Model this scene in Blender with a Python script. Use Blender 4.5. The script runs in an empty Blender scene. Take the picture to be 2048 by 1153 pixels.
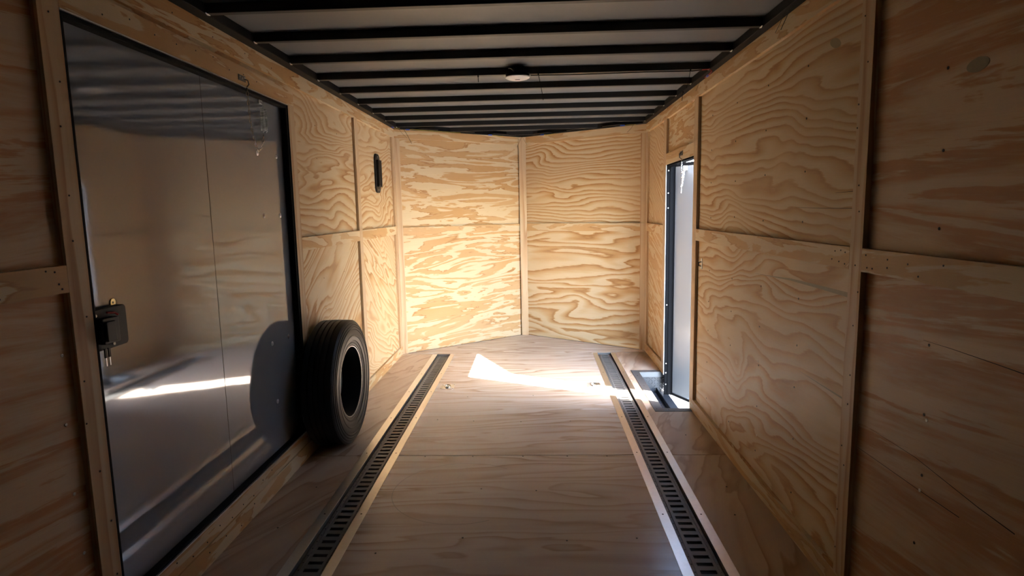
import bpy, bmesh, math, random
from mathutils import Vector, Matrix, Euler

random.seed(7)
S = bpy.context.scene
COL = S.collection

# ------------------------------------------------------------------ camera
F_PX, YAW, PITCH, ROLL = 1195.29, 0.0405, 0.1293, -0.0196
CAM = Vector((0.1336, 0.0, 1.4058))
fwd = Vector((-math.sin(YAW) * math.cos(PITCH), math.cos(YAW) * math.cos(PITCH), -math.sin(PITCH)))
rgt = Vector((math.cos(YAW), math.sin(YAW), 0.0))
upv = rgt.cross(fwd)
r2 = math.cos(ROLL) * rgt + math.sin(ROLL) * upv
u2 = -math.sin(ROLL) * rgt + math.cos(ROLL) * upv
cam_d = bpy.data.cameras.new('camera')
cam_d.sensor_fit = 'HORIZONTAL'
cam_d.sensor_width = 36.0
cam_d.lens = 36.0 * F_PX / 2048.0
cam_d.clip_start = 0.02
cam_d.clip_end = 300
cam = bpy.data.objects.new('camera', cam_d)
COL.objects.link(cam)
m = Matrix.Identity(4)
for i in range(3):
    m[i][0], m[i][1], m[i][2], m[i][3] = r2[i], u2[i], -fwd[i], CAM[i]
cam.matrix_world = m
S.camera = cam

# ------------------------------------------------------------------ sky, sun, exposure
SUN_FROM = Vector((1.72, -0.84, 1.75)).normalized()      # towards the sun
w = bpy.data.worlds.new('sky')
S.world = w
w.use_nodes = True
wn = w.node_tree.nodes
wn.clear()
sky = wn.new('ShaderNodeTexSky')
sky.sky_type = 'NISHITA'
sky.sun_disc = False
sky.sun_elevation = math.asin(SUN_FROM.z)
sky.sun_rotation = math.atan2(SUN_FROM.x, SUN_FROM.y)
bg = wn.new('ShaderNodeBackground')
bg.inputs['Strength'].default_value = 3.2
wo = wn.new('ShaderNodeOutputWorld')
w.node_tree.links.new(sky.outputs[0], bg.inputs[0])
w.node_tree.links.new(bg.outputs[0], wo.inputs[0])

sun_d = bpy.data.lights.new('sun', 'SUN')
sun_d.energy = 60.0
sun_d.angle = math.radians(0.53)
sun_d.color = (1.0, 0.95, 0.88)
sun = bpy.data.objects.new('sun', sun_d)
COL.objects.link(sun)
sun.location = SUN_FROM * 20
sun.rotation_euler = SUN_FROM.to_track_quat('Z', 'Y').to_euler()

S.view_settings.view_transform = 'Standard'
S.view_settings.look = 'None'
S.view_settings.gamma = 1.0
S.view_settings.use_curve_mapping = False
S.view_settings.exposure = 1.9
S.cycles.max_bounces = 14
S.cycles.diffuse_bounces = 10
S.cycles.glossy_bounces = 6
S.cycles.use_denoising = True


# ------------------------------------------------------------------ materials
def new_mat(name):
    mt = bpy.data.materials.new(name)
    mt.use_nodes = True
    return mt, mt.node_tree.nodes, mt.node_tree.links, mt.node_tree.nodes['Principled BSDF']


def plain(name, col, rough=0.5, metal=0.0, spec=0.5, noise=0.0, nscale=20.0, bump=0.0, bscale=40.0, coat=0.0):
    mt, n, l, b = new_mat(name)
    b.inputs['Base Color'].default_value = (*col, 1)
    b.inputs['Roughness'].default_value = rough
    b.inputs['Metallic'].default_value = metal
    b.inputs['Specular IOR Level'].default_value = spec
    b.inputs['Coat Weight'].default_value = coat
    tc = n.new('ShaderNodeTexCoord')
    if noise > 0:
        nz = n.new('ShaderNodeTexNoise')
        nz.inputs['Scale'].default_value = nscale
        nz.inputs['Detail'].default_value = 5
        l.new(tc.outputs['Object'], nz.inputs['Vector'])
        mx = n.new('ShaderNodeMix')
        mx.data_type = 'RGBA'
        mx.inputs['A'].default_value = (*[c * (1 - noise) for c in col], 1)
        mx.inputs['B'].default_value = (*[min(1, c * (1 + noise)) for c in col], 1)
        l.new(nz.outputs['Fac'], mx.inputs['Factor'])
        l.new(mx.outputs['Result'], b.inputs['Base Color'])
    if bump > 0:
        n2 = n.new('ShaderNodeTexNoise')
        n2.inputs['Scale'].default_value = bscale
        n2.inputs['Detail'].default_value = 2
        l.new(tc.outputs['Object'], n2.inputs['Vector'])
        bp = n.new('ShaderNodeBump')
        bp.inputs['Strength'].default_value = 1.0
        bp.inputs['Distance'].default_value = bump
        l.new(n2.outputs['Fac'], bp.inputs['Height'])
        l.new(bp.outputs['Normal'], b.inputs['Normal'])
    return mt


def wood(name, light, mid, dark, rough=0.55, spec=0.3, su=1.1, sv=4.5, lin=0.0, detail=4.0, drough=0.55, jagk=0.15,
         fine=False, soft=False, tint=0.10, warp=0.5, fig=0.35):
    """rotary-cut plywood: growth-ring contours of a stretched noise; UV u runs along the grain (metres),
    second UV layer carries (ring count, seed) of each board"""
    mt, n, l, b = new_mat(name)

    def math_(op, a=None, c=None, v2=None):
        q = n.new('ShaderNodeMath')
        q.operation = op
        if a is not None:
            l.new(a, q.inputs[0])
        if c is not None:
            l.new(c, q.inputs[1])
        if v2 is not None:
            q.inputs[1].default_value = v2
        return q.outputs[0]
    uv = n.new('ShaderNodeUVMap')
    uv.uv_map = 'grain'
    pr = n.new('ShaderNodeUVMap')
    pr.uv_map = 'board'
    s1 = n.new('ShaderNodeSeparateXYZ')
    l.new(uv.outputs[0], s1.inputs[0])
    s2 = n.new('ShaderNodeSeparateXYZ')
    l.new(pr.outputs[0], s2.inputs[0])
    U, V, K, SEED = s1.outputs[0], s1.outputs[1], s2.outputs[0], s2.outputs[1]

    def vec(ku, kv, ks):
        c = n.new('ShaderNodeCombineXYZ')
        l.new(math_('MULTIPLY', U, v2=ku), c.inputs[0])
        l.new(math_('MULTIPLY', V, v2=kv), c.inputs[1])
        l.new(math_('MULTIPLY', SEED, v2=ks), c.inputs[2])
        return c.outputs[0]

    def noise(v, det, rgh=0.5, dist=0.0):
        q = n.new('ShaderNodeTexNoise')
        q.inputs['Scale'].default_value = 1.0
        q.inputs['Detail'].default_value = det
        q.inputs['Roughness'].default_value = rgh
        q.inputs['Distortion'].default_value = dist
        l.new(v, q.inputs['Vector'])
        return q.outputs['Fac']
    base = noise(vec(su, sv, 3.7), detail, drough, warp)
    jag = noise(vec(7.0, 80.0, 5.1), 3, 0.65)
    streak = noise(vec(3.0, 420.0, 1.3), 2, 0.6)
    broad = noise(vec(0.9, 2.0, 9.2), 2)
    fade = noise(vec(1.3, 3.0, 6.1), 2)
    ph = math_('MULTIPLY', base, K)
    if lin:
        ph = math_('ADD', ph, math_('MULTIPLY', V, v2=lin))
    ph = math_('ADD', ph, math_('MULTIPLY', jag, v2=jagk))
    fr = math_('FRACT', ph)
    cr = n.new('ShaderNodeValToRGB')
    e = cr.color_ramp.elements
    e[0].position = 0.0
    e[0].color = (*light, 1)
    e[1].position = 1.0
    e[1].color = (*light, 1)
    half = [0.5 * (p_ + q_) for p_, q_ in zip(light, mid)]
    if soft:
        stops = ((0.22, light), (0.5, half), (0.72, mid), (0.86, mid), (0.95, half))
    elif fine:
        stops = ((0.30, light), (0.52, half), (0.74, mid), (0.90, dark), (0.96, mid))
    else:
        stops = ((0.42, light), (0.50, mid), (0.88, mid), (0.95, dark), (0.985, mid))
    for p_, c_ in stops:
        el = e.new(p_)
        el.color = (*c_, 1)
    l.new(fr, cr.inputs[0])
    # figure strength varies over the sheet
    avg = [0.62 * p_ + 0.38 * q_ for p_, q_ in zip(light, mid)]
    mx = n.new('ShaderNodeMix')
    mx.data_type = 'RGBA'
    mr = n.new('ShaderNodeMapRange')
    mr.inputs['From Min'].default_value = 0.35
    mr.inputs['From Max'].default_value = 0.68
    mr.inputs['To Min'].default_value = 0.0
    mr.inputs['To Max'].default_value = fig * 2
    l.new(fade, mr.inputs['Value'])
    l.new(mr.outputs[0], mx.inputs['Factor'])
    l.new(cr.outputs[0], mx.inputs['A'])
    mx.inputs['B'].default_value = (*avg, 1)
    hs = n.new('ShaderNodeHueSaturation')
    val = math_('ADD', math_('MULTIPLY', broad, v2=tint * 2), v2=1 - tint)
    val = math_('ADD', val, math_('MULTIPLY', math_('SUBTRACT', streak, v2=0.5), v2=0.14))
    val = math_('ADD', val, math_('MULTIPLY', math_('SUBTRACT', jag, v2=0.5), v2=0.10))
    l.new(val, hs.inputs['Value'])
    l.new(mx.outputs['Result'], hs.inputs['Color'])
    l.new(hs.outputs[0], b.inputs['Base Color'])
    b.inputs['Roughness'].default_value = rough
    b.inputs['Specular IOR Level'].default_value = spec
    bp = n.new('ShaderNodeBump')
    bp.inputs['Strength'].default_value = 0.25
    bp.inputs['Distance'].default_value = 0.0006
    l.new(streak, bp.inputs['Height'])
    l.new(bp.outputs['Normal'], b.inputs['Normal'])
    return mt


M = {}
PL, PM, PD = (0.58, 0.457, 0.29), (0.47, 0.275, 0.112), (0.335, 0.155, 0.048)
M['ply'] = wood('pine_plywood', PL, PM, PD, su=1.15, sv=7.5, detail=5, drough=0.52, fig=0.22)
M['plyfine'] = wood('pine_plywood_fine', PL, PM, PD, su=1.0, sv=3.0, lin=24.0, detail=2.2, drough=0.45, jagk=0.35, fine=True, fig=0.3)
M['plyswirl'] = wood('pine_plywood_swirl', PL, PM, PD, su=1.0, sv=2.8, lin=15.0, detail=2.4, drough=0.42, jagk=0.35, fine=True, warp=0.7, fig=0.3)
M['plycath'] = wood('pine_plywood_cathedral', PL, PM, PD, su=0.7, sv=3.0, lin=9.0, detail=2.2, drough=0.42, jagk=0.4, fine=True, warp=0.6, fig=0.12)
M['plysoft'] = wood('pine_plywood_soft', (0.57, 0.425, 0.285), (0.45, 0.225, 0.10), (0.34, 0.145, 0.055), su=0.55, sv=6.5, lin=3.0, detail=6, drough=0.6, jagk=0.5, soft=True, tint=0.16, fig=0.08)
M['trim'] = wood('pine_trim', (0.53, 0.395, 0.25), (0.45, 0.285, 0.15), (0.34, 0.18, 0.085), su=0.5, sv=9.0, lin=20.0, detail=2, fine=True)
M['floor'] = wood('floor_plywood', (0.485, 0.41, 0.345), (0.395, 0.30, 0.235), (0.275, 0.185, 0.13), rough=0.25, spec=0.6,
                  su=0.7, sv=4.0, lin=9.0, detail=2.5, fine=True, tint=0.16)
M['floorside'] = wood('side_floor_plywood', (0.45, 0.345, 0.25), (0.37, 0.245, 0.155), (0.265, 0.16, 0.09), rough=0.32, spec=0.5,
                      su=0.9, sv=3.5, lin=5.0, detail=3, fine=True, tint=0.16)
M['black'] = plain('black_steel_paint', (0.004, 0.004, 0.0045), 0.5, spec=0.12)
M['rib'] = plain('black_rib_paint', (0.008, 0.008, 0.008), 0.4, spec=0.4)
M['rubber'] = plain('black_rubber_seal', (0.005, 0.005, 0.005), 0.7, spec=0.1)
M['tyre'] = plain('tyre_rubber', (0.007, 0.007, 0.008), 0.45, spec=0.3, noise=0.25, nscale=30)
M['roof'] = plain('roof_skin', (0.145, 0.148, 0.15), 0.42, spec=0.5, noise=0.06, nscale=3)
M['skin'] = plain('painted_door_skin', (0.295, 0.312, 0.335), 0.045, metal=0.48, spec=0.5, bump=0.0007, bscale=3.0)
M['leaf'] = plain('side_door_skin', (0.28, 0.29, 0.30), 0.2, metal=0.5, spec=0.5, bump=0.0003, bscale=3.0)
M['outer'] = plain('outer_skin', (0.045, 0.046, 0.05), 0.35)
M['alu'] = plain('brushed_aluminium', (0.80, 0.77, 0.72), 0.32, metal=1.0, noise=0.08, nscale=60)
M['zinc'] = plain('zinc_plate', (0.62, 0.64, 0.66), 0.3, metal=1.0, noise=0.12, nscale=80)
M['chrome'] = plain('bright_steel', (0.8, 0.8, 0.8), 0.16, metal=1.0)
M['lip'] = plain('worn_rim_lip', (0.35, 0.35, 0.36), 0.3, metal=1.0)
M['etrack'] = plain('black_e_track', (0.11, 0.106, 0.098), 0.42, spec=0.5, noise=0.25, nscale=12)
M['pit'] = plain('dark_pan', (0.01, 0.01, 0.01), 0.7)
M['screw'] = plain('dark_screw', (0.02, 0.016, 0.013), 0.5, metal=0.3)
M['screwb'] = plain('bright_screw', (0.7, 0.68, 0.62), 0.35, metal=1.0)
M['stepm'] = plain('step_steel', (0.03, 0.032, 0.037), 0.42, metal=0.3, noise=0.25, nscale=50)
M['stepf'] = plain('step_frame_angle', (0.10, 0.095, 0.09), 0.45, metal=0.5, noise=0.3, nscale=60)
M['stepl'] = plain('step_lip_grey', (0.085, 0.09, 0.095), 0.5)
M['jamb'] = plain('black_jamb', (0.003, 0.003, 0.0035), 0.7, spec=0.05)
M['white'] = plain('white_lens', (0.80, 0.79, 0.77), 0.35)
M['plastic'] = plain('black_plastic', (0.006, 0.006, 0.0065), 0.45, spec=0.2)
M['plasticl'] = plain('grey_black_plastic', (0.014, 0.014, 0.014), 0.45, spec=0.25)
M['red'] = plain('red_plastic', (0.45, 0.02, 0.02), 0.4)
M['blue'] = plain('blue_connector', (0.03, 0.08, 0.5), 0.35)
M['yellow'] = plain('yellow_wire', (0.5, 0.36, 0.03), 0.5)
M['redw'] = plain('red_wire', (0.4, 0.03, 0.02), 0.5)
M['brass'] = plain('brass_washer', (0.75, 0.6, 0.3), 0.3, metal=1.0)
M['rear'] = plain('rear_door_dark', (0.10, 0.10, 0.10), 0.5)
M['patch'] = plain('wood_patch', (0.30, 0.25, 0.15), 0.6, noise=0.15, nscale=60)
M['pencil'] = plain('pencil_line', (0.12, 0.10, 0.09), 0.7)
M['seam'] = plain('seam_gap', (0.03, 0.022, 0.016), 0.9)
M['ground'] = plain('concrete_ground', (0.15, 0.145, 0.135), 0.8, noise=0.2, nscale=4)


# ------------------------------------------------------------------ mesh builder
class MB:
    def __init__(self):
        self.v, self.f, self.uv = [], [], []
        self.smooth = False

    def face(self, pts, uvs=None):
        i = len(self.v)
        self.v += [tuple(p) for p in pts]
        self.f.append(tuple(range(i, i + len(pts))))
        self.uv.append(uvs or [(0.0, 0.0)] * len(pts))

    def box(self, x0, x1, y0, y1, z0, z1, grain=None, ou=0.0, ov=0.0, bev=0.0, ang=0.0):
        x0, x1 = min(x0, x1), max(x0, x1)
        y0, y1 = min(y0, y1), max(y0, y1)
        z0, z1 = min(z0, z1), max(z0, z1)
        P = lambda a, b, c: (x1 if a else x0, y1 if b else y0, z1 if c else z0)
        fs = [((0, 0, 0), (0, 1, 0), (1, 1, 0), (1, 0, 0)), ((0, 0, 1), (1, 0, 1), (1, 1, 1), (0, 1, 1)),
              ((0, 0, 0), (1, 0, 0), (1, 0, 1), (0, 0, 1)), ((0, 1, 0), (0, 1, 1), (1, 1, 1), (1, 1, 0)),
              ((0, 0, 0), (0, 0, 1), (0, 1, 1), (0, 1, 0)), ((1, 0, 0), (1, 1, 0), (1, 1, 1), (1, 0, 1))]
        nax = [2, 2, 1, 1, 0, 0]
        g = {'x': 0, 'y': 1, 'z': 2}.get(grain, 0)
        ca, sa = math.cos(ang), math.sin(ang)
        for fc, na in zip(fs, nax):
            pts = [P(*q) for q in fc]
            if na == g:
                o = [a for a in range(3) if a != na]
                uvs = [(p[o[0]] * 0.2 + ou, p[o[1]] + ov) for p in pts]
            else:
                t = [a for a in range(3) if a not in (na, g)][0]
                uvs = [(p[g] * ca + p[t] * sa + ou, -p[g] * sa + p[t] * ca + ov) for p in pts]
            self.face(pts, uvs)
        return self

    def prism(self, poly, z0, z1, ang=0.0, ou=0.0, ov=0.0):
        """polygon in xy, extruded in z; grain along x turned by ang"""
        ca, sa = math.cos(ang), math.sin(ang)
        U = lambda p: (p[0] * ca + p[1] * sa + ou, -p[0] * sa + p[1] * ca + ov)
        self.face([(x, y, z1) for x, y in poly], [U(p) for p in poly])
        self.face([(x, y, z0) for x, y in reversed(poly)], [U(p) for p in reversed(poly)])
        for i in range(len(poly)):
            a, b_ = poly[i], poly[(i + 1) % len(poly)]
            self.face([(a[0], a[1], z0), (b_[0], b_[1], z0), (b_[0], b_[1], z1), (a[0], a[1], z1)],
                      [U(a), U(b_), U(b_), U(a)])
        return self

    def tube(self, pts, r, seg=8, closed=False, caps=True):
        pts = [Vector(p) for p in pts]
        n = len(pts)
        rings = []
        t0 = None
        nrm = None
        for i, p in enumerate(pts):
            if closed:
                t = (pts[(i + 1) % n] - pts[i - 1]).normalized()
            else:
                t = (pts[min(i + 1, n - 1)] - pts[max(i - 1, 0)]).normalized()
            if nrm is None:
                a = Vector((0, 0, 1)) if abs(t.z) < 0.9 else Vector((1, 0, 0))
                nrm = t.cross(a).normalized()
            else:
                nrm = (nrm - t * nrm.dot(t))
                nrm = nrm.normalized() if nrm.length > 1e-6 else t.orthogonal().normalized()
            bn = t.cross(nrm)
            rr = r[i] if isinstance(r, (list, tuple)) else r
            rings.append([p + rr * (math.cos(2 * math.pi * k / seg) * nrm + math.sin(2 * math.pi * k / seg) * bn)
                          for k in range(seg)])
        i0 = len(self.v)
        for ring in rings:
            self.v += [tuple(q) for q in ring]
        m_ = n if closed else n - 1
        for i in range(m_):
            for k in range(seg):
                a = i0 + i * seg + k
                b_ = i0 + i * seg + (k + 1) % seg
                c = i0 + ((i + 1) % n) * seg + (k + 1) % seg
                d = i0 + ((i + 1) % n) * seg + k
                self.f.append((a, b_, c, d))
                self.uv.append([(0, 0)] * 4)
        if caps and not closed:
            self.f.append(tuple(i0 + k for k in reversed(range(seg))))
            self.uv.append([(0, 0)] * seg)
            self.f.append(tuple(i0 + (n - 1) * seg + k for k in range(seg)))
            self.uv.append([(0, 0)] * seg)
        return self

    def lathe(self, prof, seg=48, axis='z', centre=(0, 0, 0), closed=False):
        """prof: list of (radius, height) about an axis through centre"""
        i0 = len(self.v)
        cx, cy, cz = centre
        n = len(prof)
        for (r, h) in prof:
            for k in range(seg):
                a = 2 * math.pi * k / seg
                c, s = r * math.cos(a), r * math.sin(a)
                if axis == 'z':
                    self.v.append((cx + c, cy + s, cz + h))
                elif axis == 'x':
                    self.v.append((cx + h, cy + c, cz + s))
                else:
                    self.v.append((cx + s, cy + h, cz + c))
        for i in range(n if closed else n - 1):
            for k in range(seg):
                j = (i + 1) % n
                self.f.append((i0 + i * seg + k, i0 + i * seg + (k + 1) % seg, i0 + j * seg + (k + 1) % seg, i0 + j * seg + k))
                self.uv.append([(0, 0)] * 4)
        return self

    def mesh(self, name, mat, K=6.0, seed=0.0, smooth=False, weld=False):
        me = bpy.data.meshes.new(name)
        me.from_pydata(self.v, [], self.f)
        a = me.uv_layers.new(name='grain')
        b_ = me.uv_layers.new(name='board')
        li = 0
        for fuv in self.uv:
            for q in fuv:
                a.data[li].uv = q
                b_.data[li].uv = (K, seed)
                li += 1
        me.materials.append(mat)
        if weld or smooth:
            bm = bmesh.new()
            bm.from_mesh(me)
            if weld:
                bmesh.ops.remove_doubles(bm, verts=bm.verts, dist=1e-5)
            bmesh.ops.recalc_face_normals(bm, faces=bm.faces)
            if smooth:
                for f_ in bm.faces:
                    f_.smooth = True
            bm.to_mesh(me)
            bm.free()
        return me

    def build(self, name, mat, parent=None, K=6.0, seed=0.0, smooth=False, weld=False, bevel=0.0):
        me = self.mesh(name, mat, K, seed, smooth, weld or bevel > 0)
        o = bpy.data.objects.new(name, me)
        COL.objects.link(o)
        if parent is not None:
            o.parent = parent
        if bevel > 0:
            md = o.modifiers.new('bevel', 'BEVEL')
            md.width = bevel
            md.segments = 2
            md.limit_method = 'ANGLE'
        if smooth:
            try:
                me.set_sharp_from_angle(angle=math.radians(35))
            except Exception:
                pass
        return o


def tag(o, label, cat, group=None, kind=None):
    o['label'] = label
    o['category'] = cat
    if group:
        o['group'] = group
    if kind:
        o['kind'] = kind
    return o


def thing(name, label, cat, loc=(0, 0, 0), rotz=0.0, group=None, kind=None):
    o = bpy.data.objects.new(name, None)
    o.empty_display_size = 0.05
    COL.objects.link(o)
    o.location = loc
    o.rotation_euler = (0, 0, rotz)
    return tag(o, label, cat, group, kind)


def part(name, mesh, parent, loc=(0, 0, 0), rot=(0, 0, 0)):
    o = bpy.data.objects.new(name, mesh)
    COL.objects.link(o)
    o.parent = parent
    o.location = loc
    o.rotation_euler = rot
    return o


def rnd(a=0.0, b=1.0):
    return random.uniform(a, b)


def board(parent, x0, x1, y0, y1, z0, z1, grain, name='trim_board', mat='trim', K=None, label=None):
    mb = MB().box(x0, x1, y0, y1, z0, z1, grain, rnd(0, 9), rnd(0, 9))
    o = mb.build(name, M[mat], parent, K or rnd(2.5, 4.5), rnd(0, 20), bevel=0.0012)
    if label:
        o['label'] = label
    return o


def panel(parent, x0, x1, y0, y1, z0, z1, grain, mat='ply', K=None, seed=None, label=None, ang=0.0):
    mb = MB().box(x0, x1, y0, y1, z0, z1, grain, rnd(0, 9), rnd(0, 9), ang=ang)
    o = mb.build('plywood_panel', M[mat], parent, K or rnd(5, 8), rnd(0, 20) if seed is None else seed)
    if label:
        o['label'] = label
    return o


# ------------------------------------------------------------------ main dimensions (metres)
XL, XR = -1.2, 1.2            # faces of the trim boards
T = 0.02                      # trim board thickness
YB = -1.1                     # rear end
YCL, YCR, YN = 5.79, 5.86, 6.685
ZT, ZTR = 2.195, 2.113        # top of wood, underside of top rail
ZCEIL = 2.238
ZML, ZMLb = 1.2753, 1.197     # left middle rail
ZMR, ZMRb = 1.2607, 1.183
ZBB = 0.085

# screw heads shared by the walls
def screw_mesh(name, r, mat):
    mb = MB()
    mb.lathe([(0.0004, 0.0), (r * 0.35, 0.0003), (r * 0.4, 0.0012), (r, 0.001), (r, -0.001)], 10, 'x')
    return mb.mesh(name, M[mat], smooth=True)


SC_D = screw_mesh('screw', 0.0042, 'screw')
SC_B = screw_mesh('screw_bright', 0.005, 'screwb')
NAIL = screw_mesh('nail', 0.0028, 'screw')

# ================================================================== SETTING: left wall
wl = MB()
wl.box(-1.262, -1.250, YB, YCL + 0.02, -0.09, ZCEIL + 0.02)
wall_left = tag(wl.build('wall_left', M['outer']), 'left plywood trailer wall with pale trim boards', 'wall', kind='structure')
DY0, DY1, DZ0, DZ1 = 1.725, 3.30, 0.160, 2.000          # big side door opening
px0, px1 = XL - T - 0.012, XL - T
panel(wall_left, px0, px1, YB, 1.69, ZML - 0.02, ZT, 'y', 'plysoft', K=5.0, ang=0.08)
panel(wall_left, px0, px1, YB, 1.69, 0, ZMLb + 0.02, 'y', 'plysoft', K=4.5, ang=-0.1)
panel(wall_left, px0, px1, 1.69, 3.36, 2.02, ZT, 'y', K=5)
panel(wall_left, px0, px1, 3.36, 4.555, 1.235, ZT, 'y', 'plyswirl', K=15, seed=3.3)
panel(wall_left, px0, px1, 3.36, 4.555, 0, 1.235, 'y', 'plyswirl', K=10, seed=8.1, ang=0.5)
panel(wall_left, px0, px1, 4.555, YCL, 1.235, ZT, 'y', 'plyswirl', K=14, seed=11.7, ang=0.2)
panel(wall_left, px0, px1, 4.555, YCL, 0, 1.235, 'y', 'plyswirl', K=16, seed=14.2, ang=-0.5)
board(wall_left, px1, XL, YB, YCL, ZTR, ZT, 'y', K=6, mat='ply')                 # top rail
board(wall_left, px1, XL, 1.645, DY0, ZBB, ZTR, 'z', K=5)                        # post by the big door
board(wall_left, px1, XL, DY0, 3.38, DZ1, 2.087, 'y', K=5, mat='ply')            # header
board(wall_left, px1, XL, DY1, 3.38, ZBB, DZ1, 'z')                              # far jamb board
board(wall_left, px1, XL - 0.008, DY0, DY1, ZBB - 0.01, DZ0, 'y', K=5, mat='ply')       # sill board
board(wall_left, px1, XL, YB, 1.645, ZMLb, ZML, 'y', K=5, mat='ply')
board(wall_left, px1, XL, 3.38, 4.515, ZMLb, ZML, 'y', K=5, mat='ply')
board(wall_left, px1, XL, 4.595, 5.71, ZMLb, ZML, 'y', K=5, mat='ply')
board(wall_left, px1, XL, 4.515, 4.595, ZBB, ZTR, 'z')
board(wall_left, px1, XL, 5.71, YCL, ZBB, ZTR, 'z')
board(wall_left, px1, XL - 0.001, YB, YCL, 0.0, ZBB, 'y', name='baseboard', K=5, mat='ply')

# ================================================================== right wall
wr = MB()
RY0, RY1, RZ1, RZ0 = 4.12, 4.975, 1.748, -0.172
wr.box(1.250, 1.262, YB, RY0, -0.09, ZCEIL + 0.02)
wr.box(1.250, 1.262, RY1, YCR + 0.02, -0.09, ZCEIL + 0.02)
wr.box(1.250, 1.262, RY0, RY1, RZ1, ZCEIL + 0.02)
wall_right = tag(wr.build('wall_right', M['outer']), 'right plywood trailer wall with open narrow door', 'wall', kind='structure')
qx0, qx1 = XR + T, XR + T + 0.012
panel(wall_right, qx0, qx1, YB, 2.03, 1.225, ZT, 'y', 'plysoft', K=4.5, seed=2.2, ang=0.05)
panel(wall_right, qx0, qx1, YB, 2.03, 0, 1.225, 'y', 'plysoft', K=4.0, seed=5.9, ang=-0.12)
panel(wall_right, qx0, qx1, 2.03, 4.08, 1.225, ZT, 'y', 'plyfine', K=9, seed=7.4, ang=0.06)
panel(wall_right, qx0, qx1, 2.03, 4.08, 0, 1.225, 'y', 'plyswirl', K=11.0, seed=9.8, ang=-0.08)
panel(wall_right, qx0, qx1, 4.08, 5.03, 1.79, ZT, 'y', K=6.5, seed=12.0)
panel(wall_right, qx0, qx1, 5.03, YCR, 1.225, ZT, 'y', 'plyfine', K=12, seed=4.5, ang=0.5)
panel(wall_right, qx0, qx1, 5.03, YCR, 0, 1.225, 'y', K=7, seed=1.5, ang=0.3)
board(wall_right, qx0, XR, YB, YCR, ZTR, ZT, 'y', K=6, mat='ply')
board(wall_right, qx0, XR, 1.995, 2.072, ZBB, ZT - 0.001, 'z', K=3.5)
board(wall_right, qx0, XR, 4.03, RY0, ZBB, ZTR, 'z')
board(wall_right, qx0, XR, RY0, 4.98, RZ1, 1.835, 'y', K=5, mat='ply')
board(wall_right, qx0, XR, RY1, 5.07, ZBB, ZTR, 'z')
board(wall_right, qx0, XR, 5.78, YCR, ZBB, ZTR, 'z')
board(wall_right, qx0, XR, YB, 1.995, ZMRb, ZMR, 'y', K=5, mat='ply')
board(wall_right, qx0, XR, 2.072, 4.03, ZMRb, ZMR, 'y', K=5, mat='ply')
board(wall_right, qx0, XR, 5.07, 5.78, ZMRb, ZMR, 'y', K=5, mat='ply')
board(wall_right, qx0, XR + 0.001, YB, RY0, 0.0, ZBB, 'y', name='baseboard', K=5, mat='ply')
board(wall_right, qx0, XR + 0.001, RY1, YCR, 0.0, ZBB, 'y', name='baseboard', K=5, mat='ply')
# door lining between inner boards and outer skin
lin = MB()
lin.box(1.222, 1.256, RY1, RY1 + 0.02, -0.02, RZ1)
lin.box(1.222, 1.256, RY0 - 0.02, RY0, -0.02, RZ1)
lin.box(1.222, 1.256, RY0 - 0.02, RY1 + 0.02, RZ1, RZ1 + 0.02)
lin.build('door_lining', M['black'], wall_right)

# ================================================================== V nose walls
def nose(name, label, o, d, mats, flip):
    """wall plane from o along d; local x along, local y outwards"""
    o = Vector((o[0], o[1], 0))
    d = Vector((d[0], d[1], 0))
    L = (d - o).length
    ang = math.atan2((d - o).y, (d - o).x)
    mb = MB().box(-0.06, L + 0.06, 0.05, 0.062, -0.09, ZCEIL + 0.02)
    wv = tag(mb.build(name, M['outer']), label, 'wall', kind='structure')
    wv.location = o
    wv.rotation_euler = (0, 0, ang)
    (m1, k1, s1, a1), (m2, k2, s2, a2) = mats
    panel(wv, 0, L, T, T + 0.012, 1.225, ZT, 'x', m1, K=k1, seed=s1, ang=a1)
    panel(wv, 0, L, T, T + 0.012, 0, 1.225, 'x', m2, K=k2, seed=s2, ang=a2)
    e0, e1 = (0.055, 0.03) if not flip else (0.03, 0.055)
    board(wv, 0, L, T, 0, ZTR, ZT, 'x', K=5, mat='ply')
    board(wv, e0, L - e1, T, 0, 1.178, 1.258, 'x', K=5, mat='ply')
    if not flip:
        board(wv, 0, e0, T, 0, 0, ZTR, 'z')
    else:
        board(wv, L - e1, L, T, 0, 0, ZTR, 'z')
    return wv


nose_l = nose('wall_front_left', 'left plywood panel wall of the pointed trailer nose', (XL, YCL), (0, YN),
              (('ply', 6.0, 6.6, 0.0), ('ply', 6.0, 10.3, 0.05)), False)
nose_r = nose('wall_front_right', 'right plywood panel wall of the pointed trailer nose', (0, YN), (XR, YCR),
              (('plyfine', 9.0, 13.4, 0.02), ('plycath', 11.0, 16.8, 0.0)), True)
cp = MB().box(-0.033, 0.043, YN - 0.034, YN - 0.004, 0.0, ZT - 0.002, 'z', 3, 5)
tag(cp.build('trim_1', M['trim'], None, 4.5, 2.0, bevel=0.001), 'upright pine board covering the nose corner', 'trim', kind='structure')

# rear wall behind the camera
rw = MB().box(XL - 0.06, XR + 0.06, YB - 0.03, YB, -0.02, ZCEIL + 0.02, 'x')
tag(rw.build('wall_rear', M['rear']), 'closed dark rear doors behind the viewer', 'wall', kind='structure')

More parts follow.
